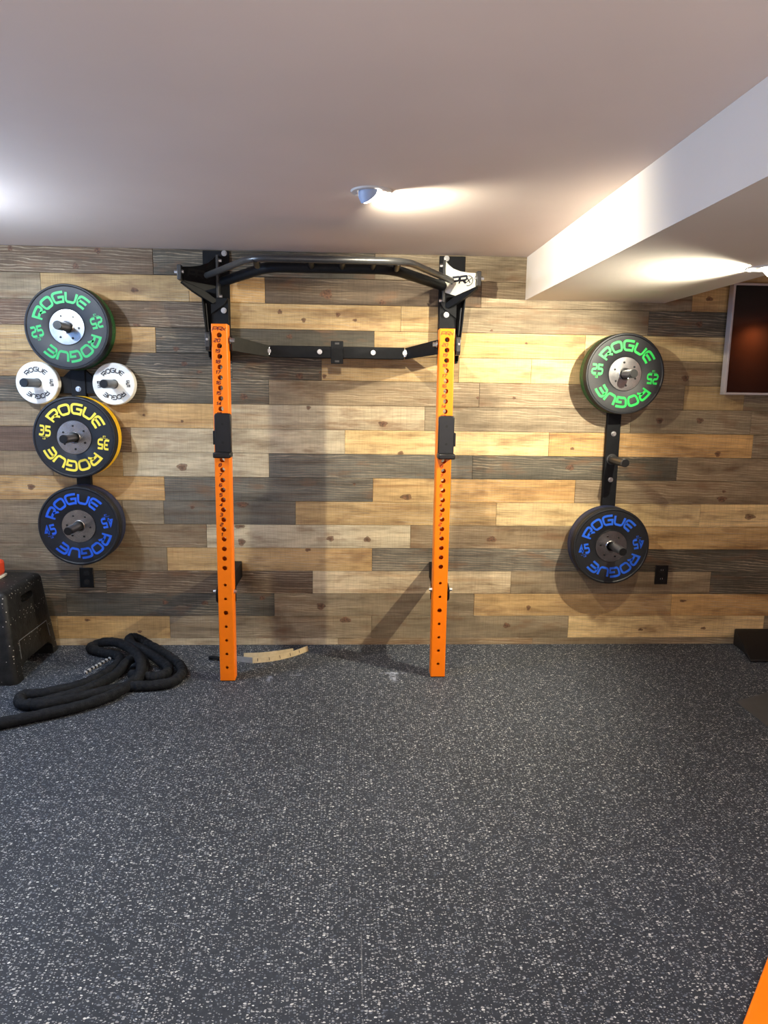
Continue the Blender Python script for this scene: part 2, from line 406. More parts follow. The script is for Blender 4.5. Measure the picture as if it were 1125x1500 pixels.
KNOTS= [(-0.143, 2.058, 0.0305, 0.0229), (0.171, 2.02, 0.0153, 0.0115), (-0.295, 1.605, 0.0191, 0.0153), (-0.155, 1.607, 0.0115, 0.0115), (-0.613, 1.485, 0.0191, 0.0153), (-0.973, 1.079, 0.0267, 0.0191), (-1.835, 0.956, 0.0191, 0.0153), (0.184, 1.34, 0.0229, 0.0153), (-0.245, 1.428, 0.0115, 0.0115), (0.291, 1.171, 0.0153, 0.0115), (0.328, 0.913, 0.0305, 0.0153), (0.021, 0.987, 0.0076, 0.0076), (-0.633, 0.861, 0.0305, 0.0153), (-0.651, 0.735, 0.0267, 0.0153), (-0.641, 0.637, 0.0191, 0.0191), (-0.118, 0.66, 0.0191, 0.0153), (0.1, 0.656, 0.0191, 0.0153), (-0.252, 0.593, 0.0153, 0.0115), (-0.526, 0.294, 0.0153, 0.0115), (-0.175, 0.243, 0.0229, 0.0191), (-0.027, 0.157, 0.0305, 0.0153), (0.96, 0.121, 0.0191, 0.0153), (1.09, 0.234, 0.0115, 0.0153), (1.303, 1.209, 0.0115, 0.0076), (1.297, 1.096, 0.0229, 0.0153), (1.815, 1.379, 0.0191, 0.0153), (2.057, 1.382, 0.0191, 0.0153), (1.949, 1.626, 0.0191, 0.0153), (2.003, 1.933, 0.0191, 0.0153), (2.05, 2.075, 0.0191, 0.0115), (2.419, 0.807, 0.0305, 0.0153), (2.183, 1.186, 0.0153, 0.0153), (2.235, 0.914, 0.0267, 0.0153), (1.798, 0.094, 0.0153, 0.0076), (-0.985, 1.745, 0.0153, 0.0115), (-0.943, 1.663, 0.0153, 0.0115), (-0.86, 1.619, 0.0153, 0.0076), (-1.199, 1.868, 0.0191, 0.0115), (-1.179, 1.374, 0.0076, 0.0057), (-0.965, 1.341, 0.0076, 0.0076), (0.733, 1.496, 0.0095, 0.0076), (0.944, 1.498, 0.0095, 0.0076), (0.797, 1.877, 0.0076, 0.0057), (1.001, 1.809, 0.0076, 0.0057), (-0.922, 0.843, 0.0115, 0.0095), (-1.391, 2.267, 0.0153, 0.0191), (-1.514, 2.179, 0.0153, 0.0153), (-1.859, 2.267, 0.0115, 0.0153), (-1.202, 2.059, 0.0191, 0.0115), (-0.867, 0.264, 0.0191, 0.0115), (-1.101, 0.268, 0.0153, 0.0115), (0.846, 0.66, 0.0267, 0.0153), (2.243, 0.96, 0.0115, 0.0076), (-0.427, 2.195, 0.0191, 0.0115), (2.195, 0.102, 0.0153, 0.0076), (2.05, 0.278, 0.0191, 0.0076), (-0.174, 1.629, 0.0115, 0.0076), (-0.403, 1.957, 0.0115, 0.0115), (-0.27, 1.915, 0.0115, 0.0115), (-0.078, 1.948, 0.0115, 0.0115), (0.018, 1.92, 0.0115, 0.0076), (-0.351, 1.823, 0.0153, 0.0115), (-1.563, 0.158, 0.0153, 0.0076), (-1.257, 0.086, 0.0115, 0.0076), (-1.972, 0.171, 0.0153, 0.0115)]
ROPE= [(-1.664, -1.13), (-1.573, -1.073), (-1.426, -0.993), (-1.276, -0.894), (-1.16, -0.755), (-1.114, -0.568), (-1.119, -0.4), (-1.168, -0.319), (-1.209, -0.369), (-1.246, -0.54), (-1.336, -0.728), (-1.458, -0.838), (-1.536, -0.882), (-1.591, -0.844), (-1.6, -0.773), (-1.497, -0.743), (-1.367, -0.644), (-1.294, -0.502), (-1.275, -0.349), (-1.315, -0.246), (-1.394, -0.202), (-1.475, -0.158), (-1.51, -0.114), (-1.451, -0.092), (-1.327, -0.17), (-1.178, -0.35), (-1.11, -0.495), (-1.113, -0.63), (-1.232, -0.738), (-1.366, -0.824), (-1.472, -0.883), (-1.536, -0.867)]
LOOP= [(-1.143, -0.656), (-1.086, -0.665), (-1.002, -0.657), (-0.919, -0.615), (-0.895, -0.507), (-0.929, -0.392), (-1.019, -0.269), (-1.105, -0.172), (-1.196, -0.082), (-1.256, -0.082), (-1.282, -0.127), (-1.233, -0.225), (-1.133, -0.309), (-1.028, -0.381), (-0.98, -0.44), (-0.986, -0.515), (-1.036, -0.542), (-1.106, -0.523), (-1.167, -0.485)]
CORD= [(-1.398, -0.511), (-1.385, -0.445), (-1.366, -0.397), (-1.349, -0.338), (-1.332, -0.297)]
STRAP= [(-0.75, -0.236), (-0.66, -0.269), (-0.548, -0.3), (-0.436, -0.271), (-0.325, -0.198), (-0.244, -0.111)]
STRAP2= [(-0.61, -0.217), (-0.501, -0.207), (-0.406, -0.176), (-0.33, -0.143)]

# ------------------------------------------------------------------ camera
f_px = 1044.52
cam = bpy.data.cameras.new('camera'); camo = bpy.data.objects.new('camera', cam); COL.objects.link(camo)
cam.sensor_fit = 'VERTICAL'; cam.sensor_height = 36; cam.lens = f_px/1500*36; cam.clip_start = .05
rt = Vector((.998882, -.045112, .014107)); up = Vector((-.006265, .169466, .985516)); fw = Vector((.046849, .984503, -.168994))
M4 = Matrix((( rt.x, up.x, -fw.x, 0), (rt.y, up.y, -fw.y, -4.155), (rt.z, up.z, -fw.z, 1.53513), (0, 0, 0, 1)))
camo.matrix_world = M4
bpy.context.scene.camera = camo

# ------------------------------------------------------------------ setting
XL, XR, YB = -3.0, 4.2, -6.4
def struct(name, mb, m, **k): return tag(mb.build(name, m, **k), kind='structure')
struct('floor', MB().box(XL, XR, YB, .03, -.1, 0), FLOOR)
struct('ceiling', MB().box(XL, XR, YB, .03, H, H+.1), CEIL)
struct('wall_left', MB().box(XL-.1, XL, YB, .03, 0, H), PAINT)
struct('wall_right', MB().box(XR, XR+.1, YB, .03, 0, H), BROWNP)
struct('wall_rear', MB().box(XL, XR, YB-.1, YB, 0, H), PAINT)
SX0, SX1, SZ = .983, 1.79, 2.047
struct('trim_1', MB().box(SX0, SX1, YB, -.0005, SZ, H-.0005), SOFF)['label'] = 'white boxed soffit running along the ceiling on the right'

PAL = dict(B=(97,81,64), D=(84,79,68), M=(138,122,97), T=(184,155,108), L=(212,188,138), G=(104,100,90), R=(106,85,68), O=(197,160,105), P=(194,178,147))
def build_wall():
    bm = bmesh.new()
    pc = bm.loops.layers.float_color.new('pc'); kl = bm.verts.layers.float.new('kn')
    rnd = random.Random(5); planks = []
    def face(vs, col):
        f = bm.faces.new(vs)
        for l in f.loops: l[pc] = col
    def cell(c):
        r, g, b = s2l(PAL[c]); k = rnd.uniform(.80, .96); w = rnd.uniform(-.05, .05)
        return (r*k*(1+w), g*k, b*k*(1-w), rnd.random())
    for i, row in enumerate(ROWS):
        z1 = H-i*.14; z0 = max(z1-.14, 0.0)
        xs = [XL]; cl = [row[0]]
        # plausible boards beyond the recorded ones
        for x, c in row[1:]: xs.append(x); cl.append(c)
        xs[0] = max(XL, min(-2.3, xs[1]-.6)) if len(xs) > 1 else XL
        if xs[0] > XL: xs.insert(0, XL); cl.insert(0, rnd.choice('MTDGP'))
        if xs[-1] < 2.9: xs.append(max(2.7, xs[-1]+.7)+rnd.uniform(0, .4)); cl.append(rnd.choice('MTDGO'))
        xs.append(XR)
        for k, c in enumerate(cl):
            x0, x1 = xs[k]+.0006, xs[k+1]-.0006; d = rnd.uniform(0, .0022)
            a, e = z0+(.0008 if z0 > 0 else 0), z1-.0008; bv = .0012
            col = cell(c); y = -.0025+d
            o = [bm.verts.new(p) for p in ((x0, .02, a), (x1, .02, a), (x1, .02, e), (x0, .02, e))]
            m = [bm.verts.new(p) for p in ((x0, y+bv, a), (x1, y+bv, a), (x1, y+bv, e), (x0, y+bv, e))]
            q = [bm.verts.new(p) for p in ((x0+bv, y, a+bv), (x1-bv, y, a+bv), (x1-bv, y, e-bv), (x0+bv, y, e-bv))]
            face(q, col)
            for j in range(4):
                j2 = (j+1) % 4
                face([m[j], m[j2], q[j2], q[j]], col); face([o[j], o[j2], m[j2], m[j]], col)
            planks.append((x0, x1, a, e, y, col))
    dk = (.01, .008, .006, .5)
    face([bm.verts.new(p) for p in ((XL, .015, 0), (XR, .015, 0), (XR, .015, H), (XL, .015, H))], dk)
    for x, z, a, b in KNOTS:
        a *= 1.3; b *= 1.3
        pl = next((p for p in planks if p[0] <= x <= p[1] and p[2] <= z <= p[3]), None)
        if not pl: continue
        x0, x1, z0, z1, y, col = pl; yy = y-.0006
        rings = []; ph = rnd.random()*6
        for rr, kv in ((1.0, 0), (.72, .42), (.4, .8)):
            ring = []
            for j in range(18):
                t = 2*math.pi*j/18; wob = 1+.13*math.sin(3*t+ph)+.08*math.sin(5*t+2*ph)
                v = bm.verts.new((min(max(x+a*rr*wob*math.cos(t), x0+.002), x1-.002), yy, min(max(z+b*rr*wob*math.sin(t), z0+.002), z1-.002)))
                v[kl] = kv; ring.append(v)
            rings.append(ring)
        c = bm.verts.new((x, yy, z)); c[kl] = 1
        for A, B in zip(rings[:-1], rings[1:]):
            for j in range(18): face([A[j], A[(j+1) % 18], B[(j+1) % 18], B[j]], col)
        for j in range(18): face([rings[-1][j], rings[-1][(j+1) % 18], c], col)
    me = bpy.data.meshes.new('wall_back'); 
    bmesh.ops.recalc_face_normals(bm, faces=bm.faces)
    bm.to_mesh(me); bm.free(); me.materials.append(WOOD)
    o = bpy.data.objects.new('wall_back', me); COL.objects.link(o)
    tag(o, 'wall clad in mixed brown, tan and grey reclaimed wood boards', kind='structure')
build_wall()

# daylight window on the left wall (out of frame, seen in reflections)
wf = MB()
for a, b, c, d in ((-5.00, -4.94, 1.74, 2.27), (-3.46, -3.40, 1.74, 2.27), (-4.94, -3.46, 1.74, 1.79), (-4.94, -3.46, 2.22, 2.27), (-4.22, -4.18, 1.79, 2.22)):
    wf.box(XL, XL+.05, a, b, c, d)
win = struct('window_1', wf, TRIM)
DAY = simple('daylit_glass', (.12, .42, 1.0), .3, var=0, emit=4.5)
MB().box(XL+.004, XL+.012, -4.94, -3.46, 1.79, 2.22).build('pane', DAY, win)
wf = MB()
for a, b, c, d in ((-2.46, -2.40, 1.29, 2.21), (-1.10, -1.04, 1.29, 2.21), (-2.40, -1.10, 1.29, 1.35), (-2.40, -1.10, 2.15, 2.21), (-1.77, -1.73, 1.35, 2.15)):
    wf.box(XL, XL+.05, a, b, c, d)
win = struct('window_2', wf, TRIM)
MB().box(XL+.004, XL+.012, -2.40, -1.10, 1.35, 2.15).build('pane', DAY, win)

# ------------------------------------------------------------------ lights
def spot(name, loc, aim, power, col, size=150, blend=.6, rad=.03):
    l = bpy.data.lights.new(name, 'SPOT'); l.energy = power; l.color = col; l.spot_size = R(size); l.spot_blend = blend; l.shadow_soft_size = rad
    o = bpy.data.objects.new(name, l); COL.objects.link(o); o.location = loc
    o.rotation_euler = Vector(aim).to_track_quat('-Z', 'Y').to_euler(); return o
def area(name, loc, aim, power, col, sx, sy):
    l = bpy.data.lights.new(name, 'AREA'); l.energy = power; l.color = col; l.shape = 'RECTANGLE'; l.size = sx; l.size_y = sy
    o = bpy.data.objects.new(name, l); COL.objects.link(o); o.location = loc
    o.rotation_euler = Vector(aim).to_track_quat('-Z', 'Y').to_euler(); return o
WARM = (1.0, .92, .72); NEUT = (1.0, .94, .88); COOL = (.74, .86, 1.0)
AX, AY = .072, -1.262
BX, BY = 1.69, -1.195
spot('gimbal_beam', (AX+.03, AY+.01, H-.024), (.80, .60, -.38), 82, WARM, 150, .7, .016)
spot('soffit_beam', (BX-.035, BY+.01, SZ-.024), (-.93, .38, -.36), 265, WARM, 140, .7, .018)
def point(name, loc, power, col, rad):
    l = bpy.data.lights.new(name, 'POINT'); l.energy = power; l.color = col; l.shadow_soft_size = rad
    o = bpy.data.objects.new(name, l); COL.objects.link(o); o.location = loc; return o
point('downlight_left', (-1.86, -1.20, H-.10), 60, COOL, .03)
for x, y, p in ((.07, -2.76, 42), (-1.52, -2.75, 26), (1.66, -2.75, 30), (.07, -4.4, 50), (-1.52, -4.4, 30), (1.66, -4.4, 50)):
    spot('downlight', (x, y, (SZ if SX0 < x < SX1 else H)-.03), (0, -.10, -1), p*1.8, NEUT, 96, .8, .04)
spot('downlight', (XR-.22, -3.5, H-.03), (.1, 0, -1), 50, (1.0, .62, .35), 170, .4, .03)  # unseen lamp added so the lit right wall reflects in the screen
area('window_daylight', (XL+.10, -1.75, 1.75), (1, .12, .12), 16, (.45, .66, 1.0), .8, 1.3)
area('added_rear_fill', (1.0, YB+.06, 1.55), (0, 1, .12), 14, (1.0, .88, .84), 3.2, 1.2)  # added frontal fill for wall and ceiling; no window stands here
area('added_ceiling_uplight', (.6, -5.1, 1.1), (0, .25, 1), 82, (1.0, .86, .80), 3.0, 1.2)  # added behind the camera to brighten the ceiling; no lamp stands here
w = bpy.data.worlds.new('world'); bpy.context.scene.world = w; w.use_nodes = True
w.node_tree.nodes['Background'].inputs[0].default_value = (.5, .55, .6, 1); w.node_tree.nodes['Background'].inputs[1].default_value = .3
vs = bpy.context.scene.view_settings
vs.view_transform = 'Standard'; vs.look = 'None'; vs.exposure = 0.0; vs.gamma = 1.0

# ------------------------------------------------------------------ gimbal lights
def gimbal(x, y, z, ax, label):
    t = thing('recessed_light', label, 'ceiling light', (x, y, z), 'recessed gimbal lights')
    MB().lathe([(.052, -.001), (.060, -.007), (.076, -.006), (.080, .0006), (.05, .0006)], 'z').build('trim_ring', TRIM, t)
    d = Vector(ax).normalized(); q = d.to_track_quat('Z', 'Y').to_matrix()
    # lit lens: a disc facing the aim direction; shade: half shell round the back of it
    MB().lathe([(.0, .006), (.040, .004), (.044, .0), (.044, -.004), (.0, -.004)], 'z', c=Vector((0, 0, -.010))+d*.006, rot=q, closed=False, n=32).build('lens', BULB, t)
    e = MB(); P = []
    n = 28
    for i in range(n+1):
        a = math.pi*(i/n)-math.pi/2
        for rr, h in ((.050, -.012), (.050, .0), (.050, .026), (.0475, .026), (.0475, -.012)):
            pass
    # crescent hood on the side away from the beam
    side = Vector((-d.x, -d.y, 0)).normalized(); perp = Vector((-side.y, side.x, 0))
    prof = []
    for i in range(n+1):
        a = -R(78)+R(156)*i/n; dirv = side*math.cos(a)+perp*math.sin(a); dep = .048*max(math.cos(a), 0)**.6+.001
        prof.append((dirv, dep))
    vs_, fs = [], []
    for dirv, dep in prof:
        for r_, z_ in ((.051, -.002), (.049, -dep*.55), (.040, -dep), (.037, -dep), (.044, -dep*.5), (.046, -.002)): vs_.append(dirv*r_+Vector((0, 0, z_)))
    for i in range(n):
        for k in range(6): fs.append((i*6+k, i*6+(k+1) % 6, (i+1)*6+(k+1) % 6, (i+1)*6+k))
    e.add(vs_, fs); e.build('eyeball', EYE, t)
    return t
gimbal(AX, AY, H, (.78, .62, -.9), 'recessed gimbal light in the flat ceiling above the rack, tilted to the right')
gimbal(BX, BY, SZ, (-.85, .5, -.9), 'recessed gimbal light under the soffit above the television, tilted to the left')

# ------------------------------------------------------------------ weight plates
PR = .225
def plate_letters(par, ink, y, ang, num):
    for k in (0, math.pi):
        a = ang+k; fa = a-math.pi/2; na = a+math.pi/2
        mb = MB(); put_quads(mb, text2d('ROGUE', .050, .26, .34, sx=.85), arc_fn(.132, a, y)); mb.build('brand_lettering', ink, par, smooth=0)
        cx, cz = .160*math.cos(na), .160*math.sin(na); ca, sa = math.cos(fa), math.sin(fa)
        pos = lambda dz: (cx-dz*sa, cz+dz*ca)
        mb = MB(); put_quads(mb, text2d(num, .048, .25, .36, sx=.62), flat_fn(*pos(-.010), fa, y)); mb.build('weight_number', ink, par, smooth=0)
        mb = MB(); put_quads(mb, text2d('-', .016, .10, .2, sx=3.0), flat_fn(*pos(-.0275), fa, y)); mb.build('underline', ink, par, smooth=0)
        mb = MB(); put_quads(mb, text2d('LB', .008, .22, .3), flat_fn(*pos(-.033), fa, y)); mb.build('unit_lettering', ink, par, smooth=0)
def bumper(loc, th, rub, ink, num, ang, label, group, letters=True):
    t = thing('bumper_plate', label, 'weight plate', loc, group)
    prof = [(.094, 0), (.207, 0), (.211, -.003), (.219, 0), (PR, -.005), (PR, -th*.42), (PR-.003, -th*.5), (PR, -th*.58), (PR, -th+.006), (.222, -th+.001), (.215, -th), (.210, -th+.004), (.100, -th+.004), (.094, -th+.007)]
    MB().lathe(prof, 'y', n=72).build('rubber_disc', rub, t)
    hub = MB().lathe([(.0262, -.002), (.0935, -.002), (.0935, -th+.008), (.092, -th+.0025), (.034, -th+.0025), (.031, -th), (.0262, -th+.001)], 'y', n=64).build('steel_hub', HUB, t)
    for k in range(6):
        a = ang+R(12+60*k); x, z = .064*math.cos(a), .064*math.sin(a)
        MB().lathe([(0, -th-.0005), (.005, -th-.0005), (.0062, -th+.002), (.0062, -th+.006)], 'y', c=(x, 0, z), n=12, closed=False).build('rivet', PLASTIC, hub)
    if letters:
        plate_letters(t, ink, -th+.0033, ang, num)
    return t
LX, RX = -1.525, 1.525
Y0 = -.040
def stack(x, z, th, backr, ink, num, ang, colour, where, backcol):
    g = 'bumper plates hung on the wall racks'
    bumper((x, Y0, z), th, backr, ink, num, ang+.4, f'{backcol} bumper plate behind the black one {where}', g, True)
    bumper((x, Y0-th-.0008, z), th, RUBBER, ink, num, ang, f'black bumper plate with {colour} {num} lettering, outermost {where}', g)
stack(LX, 1.842, .055, GREENR, INKG, '25', R(104), 'green', 'at top of left rack', 'dark green edged')
stack(LX+.004, 1.252, .055, YELLOWR, INKY, '35', R(82), 'yellow', 'mid left rack', 'yellow')
stack(LX+.004, .757, .060, NAVYR, INKB, '45', R(103), 'blue', 'at bottom of left rack', 'navy edged')
stack(RX+.008, 1.641, .055, GREENR, INKG2, '25', R(86), 'green', 'at top of right rack', 'green edged')
stack(RX-.006, .654, .060, NAVYR, INKB, '45', R(101), 'blue', 'at bottom of right rack', 'navy edged')

def small_plate(x, z, ang, y, label, ink=True):
    t = thing('change_plate', label, 'weight plate', (x, y, z), 'small white plates on the left rack')
    th = .022; r = .116
    MB().lathe([(.0258, 0), (r-.004, 0), (r, -.004), (r, -th+.005), (r-.004, -th), (r-.012, -th), (r-.016, -th+.002), (.05, -th+.002), (.046, -th+.0005), (.0258, -th+.0005)], 'y', n=56).build('plate_disc', WHITEP, t)
    if ink:
        for k in (0, math.pi):
            a = ang+k
            mb = MB(); put_quads(mb, text2d('ROGUE', .021, .24, .34, sx=.9), arc_fn(.064, a, -th-.0006)); mb.build('brand_lettering', INKK, t, smooth=0)
            fa = a-math.pi/2; ca, sa = math.cos(fa), math.sin(fa)
            for nm, txt, dx, dz, h in (('weight_number', '5', -.079, -.004, .020), ('unit_lettering', 'LB', -.079, -.018, .009)):
                mb = MB(); put_quads(mb, text2d(txt, h, .24, .25), flat_fn(dx*ca-dz*sa, dx*sa+dz*ca, fa, -th-.0006)); mb.build(nm, INKK, t, smooth=0)
for sx, w_, ang in ((-.208, 'left', R(92)), (.208, 'right', R(92))):
    small_plate(LX+sx, 1.545, ang, -.030, f'small white plate nearer the wall on {w_} short peg of left rack')
    small_plate(LX+sx, 1.545, ang, -.0528, f'lettered small white plate, foremost on {w_} short peg of left rack')

# ------------------------------------------------------------------ wall storage racks
def bolt(mb, c, r=.011, axis=(0, -1, 0), h=.008):
    c = Vector(c); a = Vector(axis)
    mb.cyl(c, c+a*.003, r*1.35, 18); mb.cyl(c+a*.003, c+a*(.003+h), r, 6, r2=r*.92)
def storage(x, z0, z1, pegs, bolts, label, cross=None):
    t = thing('plate_rack', label, 'weight rack', (x, 0, z0))
    MB().box(-.040, .040, -.034, -.0028, 0, z1-z0).build('upright_bar', BLACK, t, bevel=.003)
    for dx, z, ln in pegs:
        p = MB().cyl((dx, -.034 if dx == 0 else -.026, z-z0), (dx, -ln, z-z0), .0235, 28)
        p.lathe([(.0235, 0), (.033, -.001), (.033, -.0045), (.0235, -.0055)], 'y', c=(dx, -.0335, z-z0), n=24) if (dx == 0 and z == 1.15) else None
        po = p.build('peg', TUBEB, t, bevel=.003)
        MB().cyl((dx, -ln+.001, z-z0), (dx, -ln-.004, z-z0), .0215, 24).build('end_cap', PLASTIC, po)
    for z in bolts:
        b = MB(); bolt(b, (0, -.034, z-z0), .011); b.build('bolt', STEEL, t)
    if cross:
        zc = cross-z0
        MB().prism([(-.25, -.026, zc-.055), (.25, -.026, zc-.055), (.25, -.026, zc+.035), (.085, -.026, zc+.035), (.041, -.026, zc+.075), (-.041, -.026, zc+.075), (-.085, -.026, zc+.035), (-.25, -.026, zc+.035)], (0, .02, 0)).build('cross_plate', BLACK, t, bevel=.002)
    return t
storage(LX, .52, 2.02, [(0, 1.842, .275), (0, 1.252, .285), (0, .757, .30), (-.208, 1.545, .235), (.208, 1.545, .235)], [1.515],
        'black wall-mounted plate rack with cross plate, holding green, yellow, blue and white plates', cross=1.545)
storage(RX+.008, .42, 1.80, [(0, 1.641, .275), (0, 1.15, .245), (0, .654, .30)], [1.30, 1.03],
        'black wall-mounted plate rack with an empty middle peg, near the television')

# ------------------------------------------------------------------ squat rack
PW = .078
def upright(px, yf, root, ink, name='upright'):
    t = bpy.data.objects.new(name, None); COL.objects.link(t); t.parent = root; t.location = (px, yf, 0)
    z0, z1 = .006, 1.838; w = PW/2; rb = .006; wi = w-rb
    holes = [(1.786-.0508*k, .0125) for k in range(24)]+[(.528-.075*k, .012 if k == 2 else .0078) for k in range(7)]
    mb = MB()
    bounds = [z1]+[(a[0]+b[0])/2 for a, b in zip(holes[:-1], holes[1:])]+[z0]
    for fy, sgn in ((0, 1), (PW, -1)):
        for (hz, hr), top, bot in zip(holes, bounds[:-1], bounds[1:]):
            outer = []
            for i in range(5): outer.append((-wi+2*wi*i/5, bot))
            for i in range(5): outer.append((wi, bot+(top-bot)*i/5))
            for i in range(5): outer.append((wi-2*wi*i/5, top))
            for i in range(5): outer.append((-wi, top-(top-bot)*i/5))
            inner = []
            for ox, oz in outer:
                a = math.atan2(oz-hz, ox); inner.append((hr*math.cos(a), hz+hr*math.sin(a)))
            n = len(outer)
            vsx = [(x, fy, z) for x, z in outer]+[(x, fy, z) for x, z in inner]+[(x, fy+.005*sgn, z) for x, z in inner]
            fs = []
            for i in range(n):
                j = (i+1) % n
                fs += [(i, j, n+j, n+i), (n+i, n+j, 2*n+j, 2*n+i)]
            mb.add(vsx, fs)
    # rounded corners and sides
    for sx in (-1, 1):
        prof = [(sx*wi, 0)]
        prof += [(sx*(wi+rb*math.sin(R(a))), rb-rb*math.cos(R(a))) for a in (22, 45, 68, 90)]
        prof += [(sx*(wi+rb*math.cos(R(a))), PW-rb+rb*math.sin(R(a))) for a in (0, 22, 45, 68, 90)]
        vsx = [(x, y, z) for z in (z0, z1) for x, y in prof]; n = len(prof)
        mb.add(vsx, [(i, i+1, n+i+1, n+i) for i in range(n-1)])
    mb.build('post', ORANGE, t)
    MB().box(-w+.001, w-.001, .001, PW-.001, z1-.004, z1+.002).build('top_cap', ORANGE, t, bevel=.002)
    MB().box(-w+.002, w-.002, .002, PW-.002, .0005, z0+.004).build('foot_pad', PLASTIC, t)
    for i in range(20):
        n = 20-i; z = 1.786-.0508*i-.0254
        tx = MB(); put_quads(tx, text2d(str(n), .0145, .30, .28, slant=.25), flat_fn(-.012, z-.0068, 0, -.0006)); tx.build('height_number', ink, t, smooth=0)
    tx = MB(); put_quads(tx, text2d('PR', .0165, .28, .25, slant=.3), flat_fn(-.010, 1.808, 0, -.0006))
    put_quads(tx, text2d('X', .0135, .24, .25, slant=.5), flat_fn(.020, 1.808, 0, -.0006)); tx.build('logo', ink, t, smooth=0)

rack = thing('squat_rack', 'wall-mounted squat rack with two orange perforated uprights and black brackets', 'squat rack', (-.09, 0, 0))
rack.location = (0, 0, 0)
PLX, PLY, PRX_, PRY = -.645, -.552, .478, -.511
upright(PLX, PLY, rack, INKR)
upright(PRX_, PRY, rack, INKO)

def side_bracket(s, L, inner, outer, wx, px, py, wingmat, textmat):
    """s=+1 right, -1 left; L lag x; inner/outer column edges; wx wing inner x"""
    t = bpy.data.objects.new('wall_bracket', None); COL.objects.link(t); t.parent = rack; t.location = (L, 0, 0)
    X = lambda v: v-L
    yw = -.0028
    # back plate with a slanted outer edge
    b = MB()
    out2 = outer-s*.026
    b.prism([(X(inner), yw, 1.683), (X(out2), yw, 1.69), (X(out2+s*.012), yw, 1.80), (X(outer), yw, 1.97), (X(outer), yw, 2.275), (X(inner), yw, 2.275)], (0, -.010, 0))
    b.build('back_plate', BLACK, t, bevel=.002)
    # channel column
    c = MB()
    ci, co = inner+s*.002, inner+s*.098
    c.box(min(X(ci), X(co)), max(X(ci), X(co)), -.055, -.0125, 1.69, 2.02)
    c.prism([(X(ci), -.055, 2.02), (X(co), -.055, 2.02), (X(co), -.055, 1.93), (X(ci+s*.02), -.055, 1.985)], (0, -.012, 0))
    c.build('column', BLACK, t, bevel=.003)
    # outer side plate, deeper at the top
    g = MB()
    xs = outer-s*.010
    for zz in ((2.00, 1.83),):
        g.prism([(X(outer-s*.004), -.012, 2.06), (X(outer-s*.004), -.11, 2.05), (X(outer-s*.012), -.10, 1.93), (X(outer-s*.028), -.055, 1.70), (X(outer-s*.028), -.012, 1.70)], (-s*.006, 0, 0))
    g.build('side_plate', BLACK, t, bevel=.0015)
    MB().tube([(X(outer-s*.021), -.062, 1.99), (X(outer-s*.030), -.06, 1.84)], .004, 8).build('slot_edge', TUBEB, t)
    # wing
    def wp(u, z): return Vector((X(wx+s*.145*u), -.060-.14*u, z))
    zo = -.002
    outline = [(0, 2.240), (.08, 2.222), (.25, 2.196), (.5, 2.176), (.8, 2.163), (1, 2.158), (1, 2.087), (.8, 2.075), (.6, 2.064), (.36, 2.050), (.15, 2.063), (0, 2.072)]
    wg = MB().prism([wp(u, z) for u, z in outline], (s*.004, .0045, 0))
    wo = wg.build('wing_plate', wingmat, t)
    # logo on the wing
    tx = MB(); nrm = Vector((-s*.14, -.145, 0)).normalized()
    def lf(u, v):
        uu = (.60 if s > 0 else .50)+s*u/.2015
        p = wp(uu, 2.112+v); return p+nrm*.0012
    put_quads(tx, text2d('PR', .036, .30, .18, slant=.25), lambda u, v: lf(u-.028, v))
    put_quads(tx, [[((a*1.0), b) for a, b in k] for k in text2d('X', .026, .2, .2, slant=.45)], lambda u, v: lf(u+.032, v-.002))
    swoosh, _ = ([(.035+.030*math.cos(a), .010+.026*math.sin(a)) for a in [R(-110+200*i/16) for i in range(17)]], 0)
    put_quads(tx, [[(q.x, q.y) for q in k] for k in stroke2d(swoosh, False, .004)], lf)
    tx.build('logo', textmat, wo, smooth=0)
    # vertical mounting flange with side bolts
    f = MB(); f.box(min(X(wx), X(wx-s*.014)), max(X(wx), X(wx-s*.014)), -.066, -.0128, 2.02, 2.245)
    f.build('mount_flange', TUBEB, t, bevel=.0015)
    for z in (2.205, 2.018):
        bb = MB(); bolt(bb, (X(wx-s*.014), -.045, z+.012), .010, (-s, 0, 0), .012); bb.build('bolt', STEEL, t)
    # lower gusset under the wing
    lg = MB()
    lo = [(-.06, 2.005), (.36, 2.050), (.6, 2.064), (.8, 2.075), (1.02, 2.087), (1.05, 2.078), (.72, 2.040), (.40, 2.010), (.12, 1.985)]
    lg.prism([wp(u, z)+Vector((0, -.004, 0)) for u, z in lo], (s*.016, .030, 0)); lg.build('gusset', BLACK, t, bevel=.002)
    # end flange and bolt
    e = wp(1.02, 2.126)
    MB().obox(e+Vector((s*.012, 0, 0)), .022, .062, .076).build('end_flange', TUBEB, t, bevel=.003)
    bb = MB(); bolt(bb, e+Vector((s*.023, 0, .004)), .011, (s, 0, 0), .016); bolt(bb, e+Vector((-s*.000, -.012, .004)), .009, (-s, 0, 0), .006); bb.build('bolt', STEEL, t)
    # lag bolts
    for z, y in ((2.262, -.013), (1.952, -.067)):
        bb = MB(); bolt(bb, (0, y, z), .0115); bb.build('lag_bolt', STEEL, t)
    # hinge plates reaching out to the upright
    h = MB()
    ox = px+s*(PW/2+.003)
    ya, yb = py+PW+.0, py
    h.prism([(X(ox), -.050, 1.69), (X(ox), -.050, 1.82), (X(ox), yb+.02, 1.815), (X(ox), yb-.004, 1.795), (X(ox), yb-.004, 1.735), (X(ox), yb+.02, 1.715), (X(ox), yb+.12, 1.69)], (s*.006, 0, 0))
    h.build('hinge_plate', BLACK, t, bevel=.001)
    er = MB(); yc = yb+.035
